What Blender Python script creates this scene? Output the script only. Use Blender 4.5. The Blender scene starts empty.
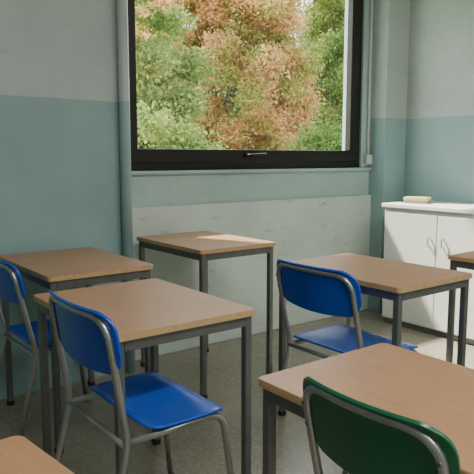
import bpy, math, random
import numpy as np
from mathutils import Vector, Matrix
random.seed(4); rng=np.random.default_rng(4)
scene=bpy.context.scene
COL=scene.collection

# ---------------------------------------------------------------- materials
def new_mat(name):
    m=bpy.data.materials.new(name); m.use_nodes=True
    nt=m.node_tree; b=nt.nodes['Principled BSDF']
    return m,nt,b
def N(nt,t,**k):
    n=nt.nodes.new(t)
    for a,v in k.items(): setattr(n,a,v)
    return n
def ramp(nt,stops):
    r=N(nt,'ShaderNodeValToRGB'); e=r.color_ramp.elements
    while len(e)<len(stops): e.new(0.5)
    for i,(p,c) in enumerate(stops):
        e[i].position=p; e[i].color=(*c,1)
    return r
def noise(nt,scale,detail=4,vec=None,rough=.5):
    n=N(nt,'ShaderNodeTexNoise'); n.inputs['Scale'].default_value=scale
    n.inputs['Detail'].default_value=detail; n.inputs['Roughness'].default_value=rough
    if vec is not None: nt.links.new(vec,n.inputs['Vector'])
    return n
def bump(nt,b,h,strength,dist=.01):
    bp=N(nt,'ShaderNodeBump'); bp.inputs['Strength'].default_value=strength; bp.inputs['Distance'].default_value=dist
    nt.links.new(h,bp.inputs['Height']); nt.links.new(bp.outputs[0],b.inputs['Normal'])
def simple(name,col,rough=.5,metal=0,var=.06,scale=12,bs=0.0,spec=.5):
    m,nt,b=new_mat(name)
    tc=N(nt,'ShaderNodeTexCoord')
    n=noise(nt,scale,5,tc.outputs['Object'])
    lo=tuple(max(0,c*(1-var)) for c in col); hi=tuple(min(1,c*(1+var)) for c in col)
    r=ramp(nt,[(.3,lo),(.7,hi)])
    nt.links.new(n.outputs['Fac'],r.inputs[0]); nt.links.new(r.outputs[0],b.inputs['Base Color'])
    b.inputs['Roughness'].default_value=rough; b.inputs['Metallic'].default_value=metal
    b.inputs['Specular IOR Level'].default_value=spec
    if bs: bump(nt,b,n.outputs['Fac'],bs)
    return m
def wall_mat(name,upper,lower,h=1.52,stain=0.0):
    m,nt,b=new_mat(name)
    geo=N(nt,'ShaderNodeNewGeometry'); sx=N(nt,'ShaderNodeSeparateXYZ')
    nt.links.new(geo.outputs['Position'],sx.inputs[0])
    n0=noise(nt,9,3,geo.outputs['Position'])
    ma=N(nt,'ShaderNodeMath',operation='MULTIPLY_ADD'); ma.inputs[1].default_value=.012
    nt.links.new(n0.outputs['Fac'],ma.inputs[0]); nt.links.new(sx.outputs['Z'],ma.inputs[2])
    gt=N(nt,'ShaderNodeMath',operation='GREATER_THAN'); gt.inputs[1].default_value=h+.006
    nt.links.new(ma.outputs[0],gt.inputs[0])
    mx=N(nt,'ShaderNodeMix',data_type='RGBA')
    nt.links.new(gt.outputs[0],mx.inputs[0]); mx.inputs[6].default_value=(*lower,1); mx.inputs[7].default_value=(*upper,1)
    n1=noise(nt,2.2,5,geo.outputs['Position'],.6)
    r=ramp(nt,[(.3,(.88,.88,.89)),(.65,(1.04,1.04,1.03))])
    nt.links.new(n1.outputs['Fac'],r.inputs[0])
    mu=N(nt,'ShaderNodeMix',data_type='RGBA',blend_type='MULTIPLY'); mu.inputs[0].default_value=1
    nt.links.new(mx.outputs[2],mu.inputs[6]); nt.links.new(r.outputs[0],mu.inputs[7])
    n2=noise(nt,14,7,geo.outputs['Position'],.72)
    r2=ramp(nt,[(.67,(0,0,0)),(.73,(.9,.9,.9))]); nt.links.new(n2.outputs['Fac'],r2.inputs[0])
    mc=N(nt,'ShaderNodeMix',data_type='RGBA'); nt.links.new(r2.outputs[0],mc.inputs[0])
    nt.links.new(mu.outputs[2],mc.inputs[6]); mc.inputs[7].default_value=(.55,.58,.55,1)
    out=mc.outputs[2]
    mp=N(nt,'ShaderNodeMapping'); mp.inputs['Scale'].default_value=(3,3,9); nt.links.new(geo.outputs['Position'],mp.inputs[0])
    n4=noise(nt,2.4,7,mp.outputs[0],.75)
    r4=ramp(nt,[(.58,(0,0,0)),(.68,(stain,)*3)]); nt.links.new(n4.outputs['Fac'],r4.inputs[0])
    md=N(nt,'ShaderNodeMix',data_type='RGBA'); nt.links.new(r4.outputs[0],md.inputs[0])
    nt.links.new(out,md.inputs[6]); md.inputs[7].default_value=(.25,.28,.25,1)
    nt.links.new(md.outputs[2],b.inputs['Base Color'])
    b.inputs['Roughness'].default_value=.45
    n3=noise(nt,12,3,geo.outputs['Position'])
    bump(nt,b,n3.outputs['Fac'],.15,.006)
    return m
M_wall=wall_mat('painted_plaster',(.49,.55,.535),(.29,.43,.43),1.52,.22)
M_recess=wall_mat('painted_plaster_bay',(.5,.55,.53),(.40,.545,.525),5,.28)
M_panel=wall_mat('painted_plaster_pale',(.5,.55,.53),(.61,.69,.645),5,.55)
M_ceil=simple('ceiling_plaster',(.75,.75,.72),.8)
M_steel=simple('grey_steel',(.18,.18,.17),.38,.6,.1,25)
M_chrome=simple('satin_tube',(.45,.45,.44),.28,.85,.08,20)
M_frame=simple('bronze_frame',(.020,.015,.012),.4,.3,.2)
M_black=simple('black_rubber',(.02,.02,.02),.6)
M_blue=simple('blue_plastic',(.005,.08,.52),.26,0,.08,6)
M_green=simple('green_plastic',(.008,.125,.052),.30,0,.08,6)
M_cab=simple('cabinet_melamine',(.75,.76,.71),.45,0,.04,3)
M_cabtop=simple('cabinet_top',(.82,.81,.75),.4,0,.06,5)
M_pvc=simple('white_conduit',(.58,.63,.60),.5)
M_sponge=simple('sponge_yellow',(.60,.50,.26),.9,0,.2,60,.5)
M_felt=simple('felt_dark',(.35,.33,.27),.95)
M_door=simple('door_paint',(.3,.42,.42),.5)

def wood(name,base,dark,rough=.38):
    m,nt,b=new_mat(name)
    tc=N(nt,'ShaderNodeTexCoord'); mp=N(nt,'ShaderNodeMapping'); mp.inputs['Scale'].default_value=(14,1.2,14)
    nt.links.new(tc.outputs['Object'],mp.inputs[0])
    n=noise(nt,5,6,mp.outputs[0],.6)
    r=ramp(nt,[(.3,dark),(.7,base)]); nt.links.new(n.outputs['Fac'],r.inputs[0])
    n2=noise(nt,6,5,tc.outputs['Object'],.7)
    r2=ramp(nt,[(.35,(.93,.92,.91)),(.6,(1,1,1))]); nt.links.new(n2.outputs['Fac'],r2.inputs[0])
    mu=N(nt,'ShaderNodeMix',data_type='RGBA',blend_type='MULTIPLY'); mu.inputs[0].default_value=1
    nt.links.new(r.outputs[0],mu.inputs[6]); nt.links.new(r2.outputs[0],mu.inputs[7])
    nt.links.new(mu.outputs[2],b.inputs['Base Color'])
    rr=ramp(nt,[(.3,(rough-.06,)*3),(.7,(rough+.1,)*3)]); nt.links.new(n2.outputs['Fac'],rr.inputs[0])
    nt.links.new(rr.outputs[0],b.inputs['Roughness'])
    return m
M_top=wood('desk_laminate',(.49,.265,.138),(.43,.225,.112),.36)
M_edge=wood('desk_edge',(.62,.41,.20),(.46,.28,.13),.5)

m,nt,b=new_mat('terrazzo_floor'); M_floor=m
geo=N(nt,'ShaderNodeNewGeometry')
v=N(nt,'ShaderNodeTexVoronoi'); v.inputs['Scale'].default_value=110; nt.links.new(geo.outputs['Position'],v.inputs['Vector'])
bw=N(nt,'ShaderNodeRGBToBW'); nt.links.new(v.outputs['Color'],bw.inputs[0])
r=ramp(nt,[(.2,(.25,.228,.175)),(.5,(.285,.262,.205)),(.8,(.325,.302,.24))]); nt.links.new(bw.outputs[0],r.inputs[0])
n=noise(nt,1.8,6,geo.outputs['Position'],.6)
r2=ramp(nt,[(.3,(.82,.82,.81)),(.7,(1.08,1.08,1.08))]); nt.links.new(n.outputs['Fac'],r2.inputs[0])
mu=N(nt,'ShaderNodeMix',data_type='RGBA',blend_type='MULTIPLY'); mu.inputs[0].default_value=1
nt.links.new(r.outputs[0],mu.inputs[6]); nt.links.new(r2.outputs[0],mu.inputs[7])
br=N(nt,'ShaderNodeTexBrick'); br.offset=0; br.inputs['Scale'].default_value=1; br.inputs['Brick Width'].default_value=.4
br.inputs['Row Height'].default_value=.4; br.inputs['Mortar Size'].default_value=.003
br.inputs['Color1'].default_value=(1,1,1,1); br.inputs['Color2'].default_value=(.96,.96,.96,1); br.inputs['Mortar'].default_value=(.75,.75,.75,1)
nt.links.new(geo.outputs['Position'],br.inputs['Vector'])
mu2=N(nt,'ShaderNodeMix',data_type='RGBA',blend_type='MULTIPLY'); mu2.inputs[0].default_value=1
nt.links.new(mu.outputs[2],mu2.inputs[6]); nt.links.new(br.outputs['Color'],mu2.inputs[7])
nt.links.new(mu2.outputs[2],b.inputs['Base Color']); b.inputs['Roughness'].default_value=.27

M_glass=bpy.data.materials.new('window_glass'); M_glass.use_nodes=True; nt=M_glass.node_tree; nt.nodes.clear()
o=N(nt,'ShaderNodeOutputMaterial'); tr=N(nt,'ShaderNodeBsdfTransparent'); gl=N(nt,'ShaderNodeBsdfGlossy')
gl.inputs['Roughness'].default_value=.02; mxs=N(nt,'ShaderNodeMixShader')
tr.inputs[0].default_value=(.95,.97,.96,1); mxs.inputs[0].default_value=.04
nt.links.new(tr.outputs[0],mxs.inputs[1]); nt.links.new(gl.outputs[0],mxs.inputs[2]); nt.links.new(mxs.outputs[0],o.inputs[0])

def leaf_mat(name,stops,sc=.9):
    m=bpy.data.materials.new(name); m.use_nodes=True; nt=m.node_tree; nt.nodes.clear()
    o=N(nt,'ShaderNodeOutputMaterial'); geo=N(nt,'ShaderNodeNewGeometry')
    n=noise(nt,sc,3,geo.outputs['Position'])
    ma=N(nt,'ShaderNodeMath',operation='MULTIPLY_ADD'); ma.inputs[1].default_value=.42
    nt.links.new(geo.outputs['Random Per Island'],ma.inputs[0])
    ms=N(nt,'ShaderNodeMath',operation='MULTIPLY_ADD'); ms.inputs[1].default_value=1.7; ms.inputs[2].default_value=-.56
    nt.links.new(n.outputs['Fac'],ms.inputs[0]); nt.links.new(ms.outputs[0],ma.inputs[2])
    r=ramp(nt,stops); nt.links.new(ma.outputs[0],r.inputs[0])
    d=N(nt,'ShaderNodeBsdfDiffuse'); t=N(nt,'ShaderNodeBsdfTranslucent'); mx=N(nt,'ShaderNodeMixShader'); mx.inputs[0].default_value=.4
    nt.links.new(r.outputs[0],d.inputs[0]); nt.links.new(r.outputs[0],t.inputs[0])
    nt.links.new(d.outputs[0],mx.inputs[1]); nt.links.new(t.outputs[0],mx.inputs[2]); nt.links.new(mx.outputs[0],o.inputs[0])
    return m
M_lorange=leaf_mat('autumn_leaves',[(0,(.17,.25,.05)),(.36,(.34,.36,.09)),(.50,(.55,.33,.13)),(.72,(.68,.38,.18)),(1,(.80,.56,.32))],.75)
M_lgreen=leaf_mat('green_leaves',[(0,(.06,.12,.025)),(.4,(.15,.23,.06)),(.75,(.32,.37,.10)),(1,(.60,.50,.18))])
M_ldark=leaf_mat('dark_leaves',[(0,(.10,.16,.06)),(.5,(.20,.27,.10)),(1,(.42,.44,.20))])
M_bark=simple('bark',(.10,.075,.055),.9,0,.3,20,.6)
M_grass=simple('grass',(.16,.24,.08),.9,0,.3,3)

# ---------------------------------------------------------------- geometry helpers
def add_obj(name,mesh,mat,parent=None,smooth=False):
    o=bpy.data.objects.new(name,mesh); COL.objects.link(o)
    if mat: mesh.materials.append(mat)
    if parent: o.parent=parent
    if smooth:
        for p in mesh.polygons: p.use_smooth=True
    return o
def empty(name,loc=(0,0,0),rz=0):
    e=bpy.data.objects.new(name,None); COL.objects.link(e); e.location=loc; e.rotation_euler=(0,0,rz)
    e.empty_display_size=.1
    return e
def box(name,x0,x1,y0,y1,z0,z1,mat,parent=None,bev=0,seg=2):
    import bmesh
    cx,cy,cz=(x0+x1)/2,(y0+y1)/2,(z0+z1)/2
    bm=bmesh.new(); bmesh.ops.create_cube(bm,size=1)
    for v in bm.verts: v.co=Vector((v.co.x*(x1-x0),v.co.y*(y1-y0),v.co.z*(z1-z0)))
    if bev: bmesh.ops.bevel(bm,geom=bm.edges[:],offset=bev,segments=seg,affect='EDGES',profile=.5)
    me=bpy.data.meshes.new(name); bm.to_mesh(me); bm.free()
    o=add_obj(name,me,mat,parent); o.location=(cx,cy,cz)
    return o
def fillet(pts,r,seg=7):
    out=[Vector(pts[0])]
    for i in range(1,len(pts)-1):
        p=Vector(pts[i]); a=(Vector(pts[i-1])-p); c=(Vector(pts[i+1])-p)
        rr=r[i] if isinstance(r,(list,tuple)) else r
        d=min(rr,a.length*.48,c.length*.48)
        A=p+a.normalized()*d; B=p+c.normalized()*d
        for k in range(seg+1):
            t=k/seg; out.append(A*(1-t)**2+p*2*t*(1-t)+B*t*t)
    out.append(Vector(pts[-1])); return out
def tube(name,pts,rad,mat,parent=None,n=12,taper=None):
    vs=[];fs=[]
    P=[Vector(p) for p in pts]
    T=[]
    for i in range(len(P)):
        a=P[max(0,i-1)]; b=P[min(len(P)-1,i+1)]; T.append((b-a).normalized())
    up=Vector((0,0,1)) if abs(T[0].z)<.9 else Vector((1,0,0))
    nrm=T[0].cross(up).normalized()
    for i,p in enumerate(P):
        nrm=(nrm-T[i]*nrm.dot(T[i])).normalized(); bi=T[i].cross(nrm)
        r=rad if taper is None else rad*(1+(taper-1)*i/(len(P)-1))
        for k in range(n):
            a=2*math.pi*k/n; vs.append(p+nrm*(math.cos(a)*r)+bi*(math.sin(a)*r))
    for i in range(len(P)-1):
        for k in range(n):
            fs.append((i*n+k,i*n+(k+1)%n,(i+1)*n+(k+1)%n,(i+1)*n+k))
    fs.append(tuple(range(n))[::-1]); fs.append(tuple((len(P)-1)*n+k for k in range(n)))
    me=bpy.data.meshes.new(name); me.from_pydata(vs,[],fs); me.update()
    o=add_obj(name,me,mat,parent,True)
    return o
def shell(name,W,L,r,fn,thick,mat,parent,nu=18,nv=18,flip=False):
    rows=[]
    for j in range(nv+1):
        t=j/nv; rows.append(L*(.5-.5*math.cos(math.pi*t)))
    vs=[];fs=[]
    for v_ in rows:
        d=min(v_,L-v_); hw=W/2
        if d<r: hw=W/2-r+math.sqrt(max(0,r*r-(r-d)**2))
        for i in range(nu+1):
            u=-hw+2*hw*i/nu; vs.append(fn(u,v_))
    for j in range(nv):
        for i in range(nu):
            a=j*(nu+1)+i; f=(a,a+1,a+nu+2,a+nu+1); fs.append(f[::-1] if flip else f)
    me=bpy.data.meshes.new(name); me.from_pydata(vs,[],fs); me.update()
    o=add_obj(name,me,mat,parent,True)
    s=o.modifiers.new('solid','SOLIDIFY'); s.thickness=thick; s.offset=0
    bv=o.modifiers.new('bev','BEVEL'); bv.width=thick*.35; bv.segments=2; bv.limit_method='ANGLE'; bv.angle_limit=math.radians(50)
    return o

# ---------------------------------------------------------------- furniture
def desk(x0,x1,y0,y1,h,rz=0,name='school_desk'):
    cx,cy=(x0+x1)/2,(y0+y1)/2; a=(x1-x0)/2; b=(y1-y0)/2
    e=empty(name,(cx,cy,0),rz)
    T=.020
    def slab(nm,z0,z1,mat,inset):
        rr=.018; pts=[]
        for sx,sy,a0 in ((1,1,0),(-1,1,90),(-1,-1,180),(1,-1,270)):
            for k in range(5):
                t=math.radians(a0+90*k/4)
                pts.append((sx*(a-inset-rr)+rr*math.cos(t),sy*(b-inset-rr)+rr*math.sin(t)))
        n=len(pts); vs=[(p[0],p[1],z0) for p in pts]+[(p[0],p[1],z1) for p in pts]
        fs=[tuple(range(n))[::-1],tuple(range(n,2*n))]+[(i,(i+1)%n,n+(i+1)%n,n+i) for i in range(n)]
        me=bpy.data.meshes.new(nm); me.from_pydata(vs,[],fs); me.update()
        return add_obj(nm,me,mat,e)
    slab('top_core',h-T,h-.0015,M_edge,0)
    slab('top_laminate',h-.0015,h,M_top,.0015)
    w=.0135; ia=a-.012; ib=b-.012; zt=h-T
    rh=.036
    box('rail_front',-ia,-ia+.02,-ib+2*w,ib-2*w,zt-rh,zt,M_steel,e,.002)
    box('rail_back',ia-.02,ia,-ib+2*w,ib-2*w,zt-rh,zt,M_steel,e,.002)
    box('rail_left',-ia+2*w,ia-2*w,ib-.02,ib,zt-rh,zt,M_steel,e,.002)
    box('rail_right',-ia+2*w,ia-2*w,-ib,-ib+.02,zt-rh,zt,M_steel,e,.002)
    k=1
    for sx in (-1,1):
        for sy in (-1,1):
            lx=sx*(ia-w); ly=sy*(ib-w)
            box(f'leg_{k}',lx-w,lx+w,ly-w,ly+w,.02,zt,M_steel,e,.004)
            box(f'foot_{k}',lx-w-.002,lx+w+.002,ly-w-.002,ly+w+.002,0,.022,M_black,e,.003)
            k+=1
    return e
def chair(x,y,mat,w=.43,hs=.44,ht=.79,rz=0,s0=.005,s1=.385,bh=.165,lean=.085):
    e=empty('school_chair',(x,y,0),rz)
    R=.0105; tw=w/2-.022; sd=s1
    def bx(z):
        z0=hs-.03; t=max(0,(z-z0)/(ht-z0)); return .02-lean*t
    k=.032
    ztop=ht-.020
    def side(s): return [(-.085,s*(tw+.01),.012),(.022,s*tw,hs-.03),(bx(hs+.10),s*tw,hs+.10)]
    L=side(-1); Rr=side(1)
    path=L+[(bx(ztop),-tw,ztop)]+[(bx(ztop)-k*.95,0,ztop+.004)]+[(bx(ztop),tw,ztop)]+Rr[::-1]
    tube('frame_back',fillet(path,[0,.05,.05,.075,.2,.075,.05,.05,0]),R,M_chrome,e)
    for s,nm in ((-1,'front_leg_1'),(1,'front_leg_2')):
        pts=[(.012,s*(tw-.012),hs-.032),(sd-.02,s*(tw-.012),hs-.024),(sd+.03,s*(tw+.005),.012)]
        tube(nm,fillet(pts,.06),R,M_chrome,e)
    tube('crossbar_front',[(sd-.08,-(tw-.02),hs-.03),(sd-.08,(tw-.02),hs-.03)],R*.9,M_chrome,e)
    tube('crossbar_back',[(.014,-tw,hs-.035),(.014,tw,hs-.035)],R*.8,M_chrome,e)
    i=1
    for px,py in ((-.085,-tw-.01),(-.085,tw+.01),(sd+.031,-tw-.005),(sd+.031,tw+.005)):
        tube(f'foot_{i}',[(px,py,0),(px,py,.035)],R*1.35,M_black,e); i+=1
    D=s1-s0
    def fseat(u,v_):
        t=v_/D
        z=hs-.012*math.sin(math.pi*min(1,t*1.1))*(1-(2*u/w)**2)
        if t>.82: z-=.028*((t-.82)/.18)**2
        if t<.12: z+=.014*((.12-t)/.12)**2
        return (s0+v_,u,z-.004)
    shell('seat',w-.02,D,.07,fseat,.009,mat,e)
    def fback(u,v_):
        z=ht-bh+v_; t=v_/bh
        x_=bx(z)+.0165-k*(1-(2*u/w)**2)
        if t>.80: x_-=.014*((t-.80)/.20)**2
        return (x_,u,z-.018*(1-t)*(1-(2*u/w)**2))
    shell('backrest',w,bh,.062,fback,.009,mat,e,22,18)
    i=1
    for s in (-1,1):
        for zz in (ht-.07,ht-bh+.05):
            tube(f'rivet_{i}',[(bx(zz)-.012,s*tw,zz),(bx(zz)+.02,s*tw,zz)],.0045,M_steel,e,8); i+=1
    return e

desk(.747,1.27,1.55,2.225,.717)
desk(1.66,2.15,2.46,3.13,.768)
desk(.855,1.335,2.345,3.03,.75)
desk(1.845,2.34,1.415,2.12,.735)
desk(2.67,3.15,1.07,1.77,.735)
desk(.955,1.455,.46,1.17,.662)
desk(-.14,.374,.367,1.061,.72,math.radians(6.5))
chair(.722,1.675,M_blue,.45,.455,.81,0,.076,.375,.175,.058)
chair(1.705,1.68,M_blue,.45,.465,.81,0,.01,.385,.17)
chair(.80,2.62,M_blue,.45,.45,.81,0,.01,.37)
chair(.96,.765,M_green,.39,.41,.755,0,.01,.36,.17)

# ---------------------------------------------------------------- room
XL,XR,YS,YN,HC=-2.2,4.05,-3.0,3.10,3.0
YR=3.25
wx0,wx1,wz0,wz1=1.62,3.70,1.14,2.62
XP=3.80
box('floor',XL-.2,XR+.2,YS-.2,YR+.2,-.12,0,M_floor)
box('ceiling',XL-.2,XR+.2,YS-.2,YR+.25,HC,HC+.15,M_ceil)
wn=empty('wall_north')
box('pier_left',XL-.2,1.61,YN,YR+.2,0,HC,M_wall,wn)
box('pier_right',XP,XR+.2,YN,YR+.2,0,HC,M_wall,wn)
box('under_window',1.61,XP,YR,YR+.2,0,wz0,M_recess,wn)
box('under_window_panel',1.61,XP,YR-.03,YR,0,.925,M_panel,wn,.004)
box('above_window',1.61,XP,YR,YR+.2,wz1,HC,M_wall,wn)
box('jamb_right',wx1,XP,YR,YR+.2,wz0,wz1,M_recess,wn)
box('wall_east',XR,XR+.2,YS-.2,YN,0,HC,M_wall)
box('wall_west',XL-.2,XL,YS-.2,YN,0,HC,M_wall)
box('wall_south',XL,XR,YS-.2,YS,0,HC,M_wall)
d=empty('door_1'); box('leaf',-.6,.3,YS+.002,YS+.045,.005,2.1,M_door,d,.004); box('lintel',-.68,.38,YS+.002,YS+.06,2.1,2.18,M_cab,d)
box('jamb_a',-.68,-.6,YS+.002,YS+.06,0,2.1,M_cab,d); box('jamb_b',.3,.38,YS+.002,YS+.06,0,2.1,M_cab,d)
tube('handle',fillet([(.2,YS+.04,1.05),(.2,YS+.1,1.05),(.08,YS+.1,1.05)],.02),.009,M_chrome,d)
box('trim_1',1.615,XP-.005,YR-.03,YR+.02,wz0-.022,wz0,M_recess,None,.004)

wd=empty('window_1')
fy0,fy1=YR+.015,YR+.075
fo=.058
box('frame_bottom',wx0,wx1,fy0,fy1,wz0,wz0+fo,M_frame,wd,.004)
box('frame_top',wx0,wx1,fy0,fy1,wz1-fo,wz1,M_frame,wd,.004)
box('frame_left',wx0,wx0+fo,fy0,fy1,wz0+fo,wz1-fo,M_frame,wd,.004)
box('frame_right',wx1-fo,wx1,fy0,fy1,wz0+fo,wz1-fo,M_frame,wd,.004)
s=.082; a0,a1,c0,c1=wx0+fo-.01,wx1-fo+.01,wz0+fo-.01,wz1-fo+.01; g0,g1=YR-.005,YR+.05
box('sash_bottom',a0,a1,g0,g1,c0,c0+s,M_frame,wd,.005)
box('sash_top',a0,a1,g0,g1,c1-s,c1,M_frame,wd,.005)
box('sash_left',a0,a0+s,g0,g1,c0+s,c1-s,M_frame,wd,.005)
box('sash_right',a1-s,a1,g0,g1,c0+s,c1-s,M_frame,wd,.005)
box('pane',a0+s-.005,a1-s+.005,YR+.02,YR+.026,c0+s-.005,c1-s+.005,M_glass,wd)
hx=2.56
box('handle_plate',hx-.02,hx+.02,g0-.012,g0,c0+.030,c0+.062,M_frame,wd,.003)
tube('handle_lever',fillet([(hx,g0-.005,c0+.046),(hx,g0-.045,c0+.046),(hx+.13,g0-.05,c0+.052)],.02),.009,M_frame,wd)

tube('wall_pipe',[(1.575,YN-.034,0),(1.575,YN-.034,HC)],.030,M_wall,None,20)
cp=empty('electrical_conduit')
tube('pipe',[(3.765,YR-.012,1.24),(3.765,YR-.012,HC)],.010,M_pvc,cp)
box('junction_box',3.725,3.795,YR-.04,YR,1.165,1.24,M_pvc,cp,.006)

cb=empty('low_cabinet')
cx0,cx1,cy0,cy1,ch=3.56,4.045,1.10,2.90,.89
box('plinth',cx0+.03,cx1,cy0+.01,cy1-.01,0,.04,M_steel,cb)
box('carcass',cx0+.02,cx1,cy0,cy1,.04,ch-.03,M_cab,cb,.003)
box('worktop',cx0-.01,cx1,cy0-.01,cy1+.01,ch-.03,ch,M_cabtop,cb,.005)
nd=4; dw=(cy1-cy0-.03)/nd
for i in range(nd):
    ya=cy1-.015-(i+1)*dw+.003; yb=cy1-.015-i*dw-.003
    box(f'door_{i}',cx0,cx0+.02,ya,yb,.05,ch-.06,M_cab,cb,.003)
    hy=ya+.05 if i%2==0 else yb-.05
    tube(f'pull_{i}',fillet([(cx0,hy,.62),(cx0-.02,hy,.62),(cx0-.02,hy,.68),(cx0,hy,.68)],.012),.004,M_chrome,cb)
er=empty('board_eraser',(3.74,2.74,ch),math.radians(20))
box('felt',-.045,.045,-.085,.085,0,.02,M_felt,er,.004)
box('grip',-.05,.05,-.09,.09,.02,.045,M_sponge,er,.01,3)

for i,(lx,ly,en) in enumerate(((.6,-.2,46),(.6,-1.9,40),(2.8,-.2,28),(2.8,-1.9,24))):  # unseen ceiling fixtures, added as soft fill for the room and pier
    e=empty('ceiling_fill',(lx,ly,HC))
    box('housing',-.62,.62,-.17,.17,-.07,0,M_cab,e,.01)
    L=bpy.data.lights.new('fill_light','AREA'); L.shape='RECTANGLE'; L.size=1.2; L.size_y=.3; L.energy=en; L.color=(1,.98,.94)
    o=bpy.data.objects.new('light',L); COL.objects.link(o); o.parent=e; o.location=(0,0,-.085)

# ---------------------------------------------------------------- outside
def leaves(name,clusters,n,mat,size=.1,sig=.35,parent=None):
    C=np.array(clusters); idx=rng.integers(0,len(C),n)
    P=C[idx]+np.clip(rng.normal(0,sig,(n,3)),-2*sig,2*sig)*np.array([1,1,.7])
    u=rng.normal(size=(n,3)); u/=np.linalg.norm(u,axis=1)[:,None]
    w_=rng.normal(size=(n,3)); w_-=u*(u*w_).sum(1)[:,None]; w_/=np.linalg.norm(w_,axis=1)[:,None]
    s_=size*rng.uniform(.6,1.4,(n,1))
    V=np.empty((n,4,3)); V[:,0]=P-u*s_; V[:,1]=P+w_*s_*.5; V[:,2]=P+u*s_; V[:,3]=P-w_*s_*.5
    me=bpy.data.meshes.new(name); me.vertices.add(n*4); me.vertices.foreach_set('co',V.reshape(-1))
    me.loops.add(n*4); me.loops.foreach_set('vertex_index',np.arange(n*4,dtype=np.int32))
    me.polygons.add(n); me.polygons.foreach_set('loop_start',np.arange(0,n*4,4,dtype=np.int32))
    try: me.polygons.foreach_set('loop_total',np.full(n,4,dtype=np.int32))
    except Exception: pass
    me.update(calc_edges=True); me.validate()
    return add_obj(name,me,mat,parent)
GZ=-.4
def tree(x,y,ztop,rad,zc,mat,n,ncl=90,size=.09,kind='autumn_tree',sig=.33,rin=.35):
    e=empty(kind,(x,y,GZ))
    tube('trunk',fillet([(0,0,0),(.08,.05,(zc-GZ)*.5),(0,-.05,zc-GZ+.8)],.8),.13,M_bark,e,10,.4)
    cl=[]
    while len(cl)<ncl:
        p=rng.uniform(-1,1,3); r_=np.linalg.norm(p)
        if r_<1 and r_>rin: cl.append((p[0]*rad,p[1]*rad,(zc-GZ)+p[2]*(ztop-zc)))
    for i in range(14):
        c=Vector(cl[i]); z0=(zc-GZ)*random.uniform(.45,.95)
        a=Vector((0,0,z0)); mid=a.lerp(c,.5)+Vector((0,0,-.15))
        tube(f'branch_{i}',fillet([a,mid,c],.6),.035,M_bark,e,6,.25)
    leaves('foliage',cl,n,mat,size,sig,e)
    return e
tree(9.6,13.5,6.7,2.45,3.4,M_lorange,170000,190,.048,'autumn_tree',.22,.5)
tree(4.55,9.1,5.2,1.25,2.6,M_lgreen,60000,60,.042,'green_tree',.18,.4)
tree(15.0,14.2,7.5,1.6,3.9,M_lgreen,60000,70,.052,'green_tree',.24)
tree(8.6,20.5,10.5,2.6,4.2,M_ldark,60000,90,.08,'green_tree',.45)
tree(15.3,20.5,10.5,2.6,4.2,M_ldark,60000,90,.08,'green_tree',.45)
tree(22.3,20.5,10.0,2.6,4.2,M_ldark,50000,90,.08,'green_tree',.45)
cl=[(x_,6.55+random.uniform(-.15,.15),GZ+.4+random.uniform(0,1)**.7*(1.3+.35*math.sin(x_*2.1))) for x_ in np.linspace(3,10,150)]
leaves('garden_hedge',cl,75000,M_lgreen,.032,.15)
box('garden_ground',-30,50,YR+.25,60,GZ-.2,GZ,M_grass)

# ---------------------------------------------------------------- light
W=bpy.data.worlds.new('World'); scene.world=W; W.use_nodes=True; nt=W.node_tree
bg=nt.nodes['Background']; bg.inputs[0].default_value=(.95,.97,1,1); bg.inputs[1].default_value=5.2
S=bpy.data.lights.new('sun','SUN'); S.energy=22; S.angle=math.radians(3); S.color=(1,.93,.80)
so=bpy.data.objects.new('sun',S); COL.objects.link(so)
dirv=Vector((.26,-.62,-.88)).normalized()
so.rotation_euler=dirv.to_track_quat('-Z','Y').to_euler(); so.location=(6,8,12)
P=bpy.data.lights.new('window_portal','AREA'); P.shape='RECTANGLE'; P.size=wx1-wx0; P.size_y=wz1-wz0; P.cycles.is_portal=True
po=bpy.data.objects.new('window_portal',P); COL.objects.link(po); po.location=((wx0+wx1)/2,YR+.22,(wz0+wz1)/2); po.rotation_euler=(math.radians(-90),0,0)

cam=bpy.data.cameras.new('camera'); cam.lens=614/474*36; cam.sensor_width=36
co=bpy.data.objects.new('camera',cam); COL.objects.link(co); co.location=(0,0,1.22)
co.rotation_euler=(math.radians(90-7.4),0,math.radians(-37.4)); scene.camera=co
